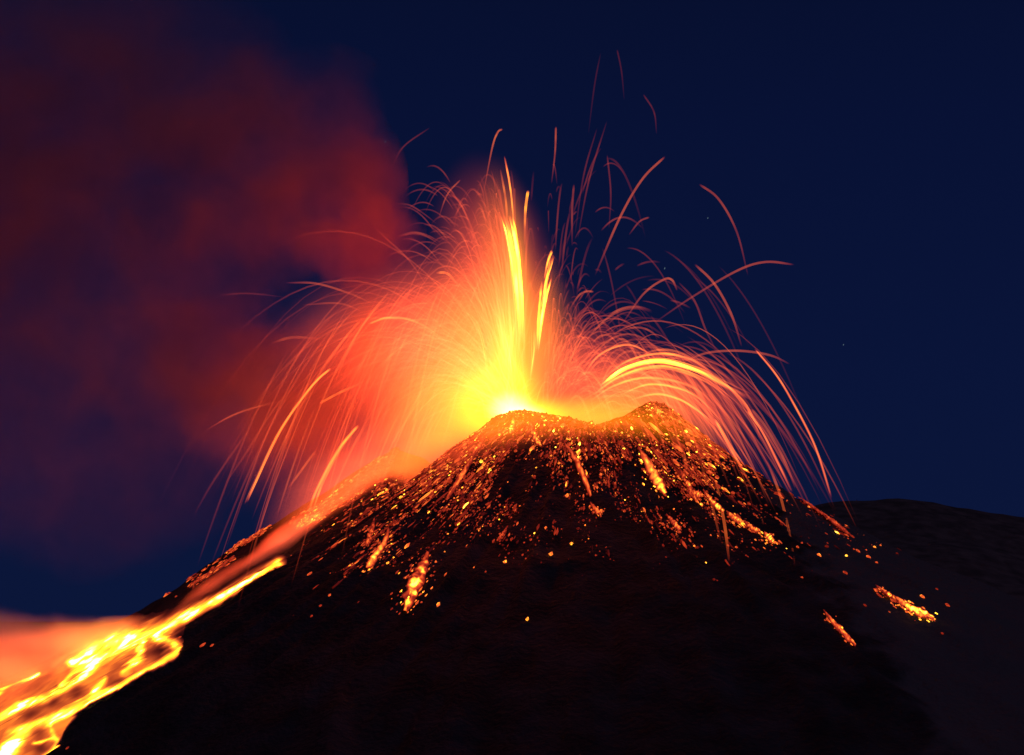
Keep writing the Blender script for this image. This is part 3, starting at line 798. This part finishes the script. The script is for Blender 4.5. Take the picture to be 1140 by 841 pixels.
# blocks: a density laid over the cone as seen, placed on the relief itself
N = 260000
bx = rng.uniform(at(330, 600)[0], at(1060, 600)[0], N); by = rng.uniform(-330, 15, N)
bz = h(bx, by)
bu, bv = proj(np.stack([bx, by, bz], -1))
def dens(u, v):
    rimv = np.interp(u, [480, 520, 545, 575, 603, 631, 660, 690, 716, 746, 800], [520, 488, 468, 461, 467, 476, 474, 462, 450, 462, 505])
    dv = v - rimv
    d = 1.25 * np.exp(-np.maximum(dv, 0) / 42.0) * (u > 470) * (u < 800)
    d = d + 0.75 * np.exp(-(((u - 690) / 75) ** 2 + ((v - 520) / 42) ** 2))
    d = d + 0.50 * np.exp(-(((u - 500 - (560 - v) * .5) / 60) ** 2 + ((v - 555) / 45) ** 2))
    d = d + 0.34 * np.exp(-(((u - 425 - (600 - v) * .5) / 48) ** 2 + ((v - 610) / 50) ** 2))
    d = d + 0.13 * np.exp(-(((u - 600) / 110) ** 2 + ((v - 590) / 50) ** 2))
    d = d + 0.22 * np.exp(-(((u - 780) / 80) ** 2 + ((v - 560) / 45) ** 2))
    d = d + 0.05 * np.exp(-(((u - 890) / 70) ** 2 + ((v - 610) / 30) ** 2))
    dark = np.exp(-(((u - 612) / 26) ** 2 + ((v - 545) / 40) ** 2)) + .8 * np.exp(-(((u - 650) / 45) ** 2 + ((v - 640) / 45) ** 2))
    fade = 1 - sstep(590, 660, v - 0.0 * u) * 0.9
    return d * np.clip(1 - 0.85 * dark, 0, 1) * fade * (1 - sstep(690, 700, v))
th_ = np.arctan2(by, bx - CX); rr_ = np.hypot(by, bx - CX)
clump = np.clip(0.45 + 1.3 * vnoise(th_ * 16, rr_ / 34) + .8 * vnoise(th_ * 40 + 9, rr_ / 22) + .4 * vnoise(bu / 6, bv / 9), 0.01, 2.4)
rv_ = bv - np.interp(bu, [480, 545, 575, 640, 716, 800], [520, 468, 461, 476, 450, 505])
clump = np.maximum(clump, 1.05 * np.exp(-np.maximum(rv_, 0) / 24))
acc = (rr_ > RIM + 2) & (rng.random(N) < dens(bu, bv) * clump * 0.55 * np.clip((by + 400) / 300, .3, 1))
bx, by, bz, bu, bv = (a[acc] for a in (bx, by, bz, bu, bv))
near = np.exp(-np.maximum(bv - np.interp(bu, [480, 545, 575, 640, 716, 800], [520, 468, 461, 476, 450, 505]), 0) / 70)
size = np.clip(rng.lognormal(0.10, 0.46, len(bx)), .45, 4.0) * (0.72 + .36 * near) * 0.80
bheat = np.clip(rng.gamma(4.2, .070, len(bx)) + .13 * near + .12 * (rng.random(len(bx)) < .06), .12, .95)
# the single blocks picked out of the photograph
XB = [(587,691,4,.85,"bright yellow block alone lowest in the dark centre of the cone"),(613,618,5,.80,"tall bright block low in the dark centre of the cone"),
 (636,606,4,.78,"bright round block right of the tall one in the dark centre"),(562,627,4.5,.82,"bright block left of the tall one in the dark centre"),
 (488,675,5,.80,"bright block right of the lowest ragged rivulet on the left face"),(345,640,4,.60,"lone red block near the lava channel on the left skyline"),
 (1027,666,4,.76,"bright round block just above the farthest right rivulet"),(912,619,4,.74,"bright block in the middle of the right flank"),
 (967,621,4,.66,"larger orange block near the right skyline"),(976,627,3,.60,"smaller orange block near the right skyline"),(955,614,3,.55,"red block highest of three near the right skyline"),
 (1055,675,3.5,.48,"dull red block farthest right on the flank"),(1043,657,2.5,.40,"tiny dull red block above the farthest right one"),(1049,707,3,.35,"dull red block below the farthest right rivulet"),
 (941,639,4.5,.46,"dull red cluster block on the middle right flank"),(963,676,3,.36,"faint red block above the lone lowest rivulet on the right"),(893,645,2.5,.56,"small orange block at the foot of the lowest raining streak"),
 (888,611,3,.6,"orange block left of the bright one in the middle of the right flank"),(631,553,4.5,.66,"orange block high beside the dark centre"),(200,711,3.5,.50,"orange block on the black edge beside the lava flow"),
 (226,720,4,.52,"flat orange block on black rubble right of the lava flow"),(236,720,3,.46,"small orange block beside the flat one right of the lava flow"),(75,835,3,.45,"dim red block at the bottom edge beside the lava flow"),
 (196,665,2.5,.5,"tiny red block on the levee above the lava channel"),(367,665,3.5,.55,"red block topmost of the small cluster on the lower left"),(357,676,3,.45,"dull red block in the small cluster on the lower left"),(347,687,3,.42,"dull red block lowest of the small cluster on the lower left")]
octv = np.array([(1,0,0),(-.9,.1,0),(0,1,.1),(.1,-1,0),(0,0,.9),(0,.1,-.8),(.6,.6,.45),(-.55,.6,-.4),(.5,-.6,.5),(-.6,-.5,.5)])
hull_cache = []
import bmesh
for k_ in range(5):                                       # five rough clinker shapes
    bm = bmesh.new()
    for p_ in octv: bm.verts.new(p_ * rng.uniform(.75, 1.15) + rng.normal(0, .08, 3))
    bmesh.ops.convex_hull(bm, input=bm.verts)
    loose = [v for v in bm.verts if not v.link_faces]
    bmesh.ops.delete(bm, geom=loose, context="VERTS")
    bmesh.ops.triangulate(bm, faces=bm.faces)
    bm.verts.index_update()
    hull_cache.append((np.array([v.co[:] for v in bm.verts]), np.array([[v.index for v in f.verts] for f in bm.faces])))
    bm.free()
def rock(p, s, ht, stretch):
    v, f = hull_cache[rng.integers(5)]
    d = np.array([p[0] - CX, p[1], 0.0]); d /= np.linalg.norm(d) + 1e-9
    d[2] = -0.65; d /= np.linalg.norm(d)
    a = np.cross(d, (0, 0, 1)); a /= np.linalg.norm(a); b = np.cross(a, d)
    w = v[:, :1] * d * s * stretch + v[:, 1:2] * a * s + v[:, 2:3] * b * s
    hh = np.clip(ht * (1 + rng.normal(0, .16, len(v))), 0, 1)
    return w, f, hh
XP, _ = drop([q[0] for q in XB], [q[1] for q in XB])
for p_, (u_, v_, s_, ht, lab) in zip(XP, XB):
    w, f, hh = rock(p_, s_ * MPP * .46, ht * .9, rng.uniform(1.4, 2.2))
    o = mesh_obj("lava_block", w, f, M_EMBER, None, hh, True)
    o.location = (p_[0], p_[1], float(h(p_[0], p_[1])) + .5)
    tag(o, lab, "lava block", "single glowing blocks on the cone")
ordb = np.argsort(-size * (0.5 + bheat))
many = Batch()
n_solo = 300 - len(XB)
for rank, i in enumerate(ordb):
    p_ = np.array([bx[i], by[i], bz[i] + .25 * size[i]])
    w, f, hh = rock(p_, size[i] * MPP * .92, bheat[i], 1.15 if math.hypot(bx[i] - CX, by[i]) < RIM + 12 else rng.choice([1.1, 1.6, 2.6, 4.5, 7.0], p=[.34, .28, .2, .12, .06]))
    if rank < n_solo:
        o = mesh_obj("lava_block", w, f, M_EMBER, None, hh, True)
        o.location = p_
        if bv[i] > 560: lb = ("glowing orange block scattered on the lower dark face of the cone", "blocks on the lower face")
        elif bu[i] < 612: lb = ("large glowing block in the dense rubble on the upper left face", "blocks on the upper left face")
        else: lb = ("large glowing block in the dense rubble on the upper right face", "blocks on the upper right face")
        tag(o, lb[0], "lava block", lb[1])
    else:
        many.add(w + p_, f, hh)
for r_ in RIV:
    wr = r_[1]; pp = catmull(np.array([(a, b, 0) for a, b in r_[0]], float), 80)[:, :2]
    ii = rng.integers(10, 80, int(5 * wr))
    P, ok = drop(pp[ii, 0] + rng.normal(0, .62, len(ii)) * wr, pp[ii, 1] + rng.normal(0, .3, len(ii)) * wr)
    for p_, o_ in zip(P, ok):
        if not o_ or p_[1] > 60: continue
        w, f, hh = rock(p_, rng.uniform(.4, 1.3) * MPP, np.clip(r_[2] * rng.uniform(.45, 1.05), .1, 1), rng.uniform(1.2, 4.0))
        many.add(w + p_ + np.array([0, -.4, .4]), f, hh)
tag(many.build("glowing_rubble", M_EMBER), "dense small glowing lava rubble covering the upper cone", "rubble", kind="stuff")

# glowing rubble on the levee behind the lava channel
lev = Batch()
LEV = [([(430,508),(400,528),(365,556),(335,580)], 7, .56), ([(405,545),(375,563),(350,580)], 9, .5), ([(260,622),(235,638),(212,652)], 7, .40), ([(300,588),(262,612),(225,636),(180,665)], 3, .45), ([(298,585),(276,600),(254,613)], 9, .50), ([(227,627),(215,634),(205,641)], 5, .42), ([(160,672),(140,684),(120,694)], 5, .36),
       ([(356,574),(345,579),(331,585)], 9, .68), ([(372,560),(350,570),(325,585)], 12, .42), ([(340,552),(310,572),(285,592)], 8, .40), ([(200,648),(180,661),(158,674)], 4, .34),
       ([(425,520),(405,535),(385,560)], 26, .36), ([(440,500),(430,520),(420,545)], 14, .36)]
for pts_, w_, ht in LEV:
    pp = catmull(np.array([(a, b, 0) for a, b in pts_], float), 200)[:, :2]
    ii = rng.integers(0, 200, int(22 * w_))
    uu = pp[ii, 0] + rng.normal(0, 1.5, len(ii)); vv = pp[ii, 1] + rng.normal(0, .22, len(ii)) * w_
    P, ok = drop(uu, vv)
    for p_, o_ in zip(P, ok):
        if not o_ or p_[1] > 140: continue
        w, f, hh = rock(p_, rng.uniform(.8, 1.9) * MPP, np.clip(rng.normal(ht, .1), .1, 1), rng.uniform(1.5, 3.5))
        lev.add(w + p_, f, hh)
tag(lev.build("levee_rubble", M_EMBER), "streaks of dull red glowing rubble on the levee behind the lava channel", "rubble", kind="stuff")

# ------------------------------------------------------------------ stars
m, n, l = new_mat("starlight")
out = n.new("ShaderNodeOutputMaterial"); em = n.new("ShaderNodeEmission")
em.inputs[0].default_value = (.5, .8, 1, 1); em.inputs[1].default_value = 0.16
l.new(em.outputs[0], out.inputs[0]); m.cycles.emission_sampling = "NONE"
for u_, v_, s_, lab in ((429, 158, 1.5, "pale star in the blue sky right of the smoke"), (740, 299, 1.6, "faint greenish star over the right fan"),
                  (788, 243, 1.3, "faint star in the sky right of the highest falling streak"), (939, 384, 1.3, "faintest star alone far right over the hill")):
    p_ = at(u_, v_, 60000.0); rr = s_ * 0.5 * TAN / 1140 * 61500
    a = blob_mesh("star", [((0, 0, 0), (rr * .7, rr * .7, rr * 1.5), R(20), 1)], m, 1)
    a.location = tuple(p_)
    tag(a, lab, "star", "stars")
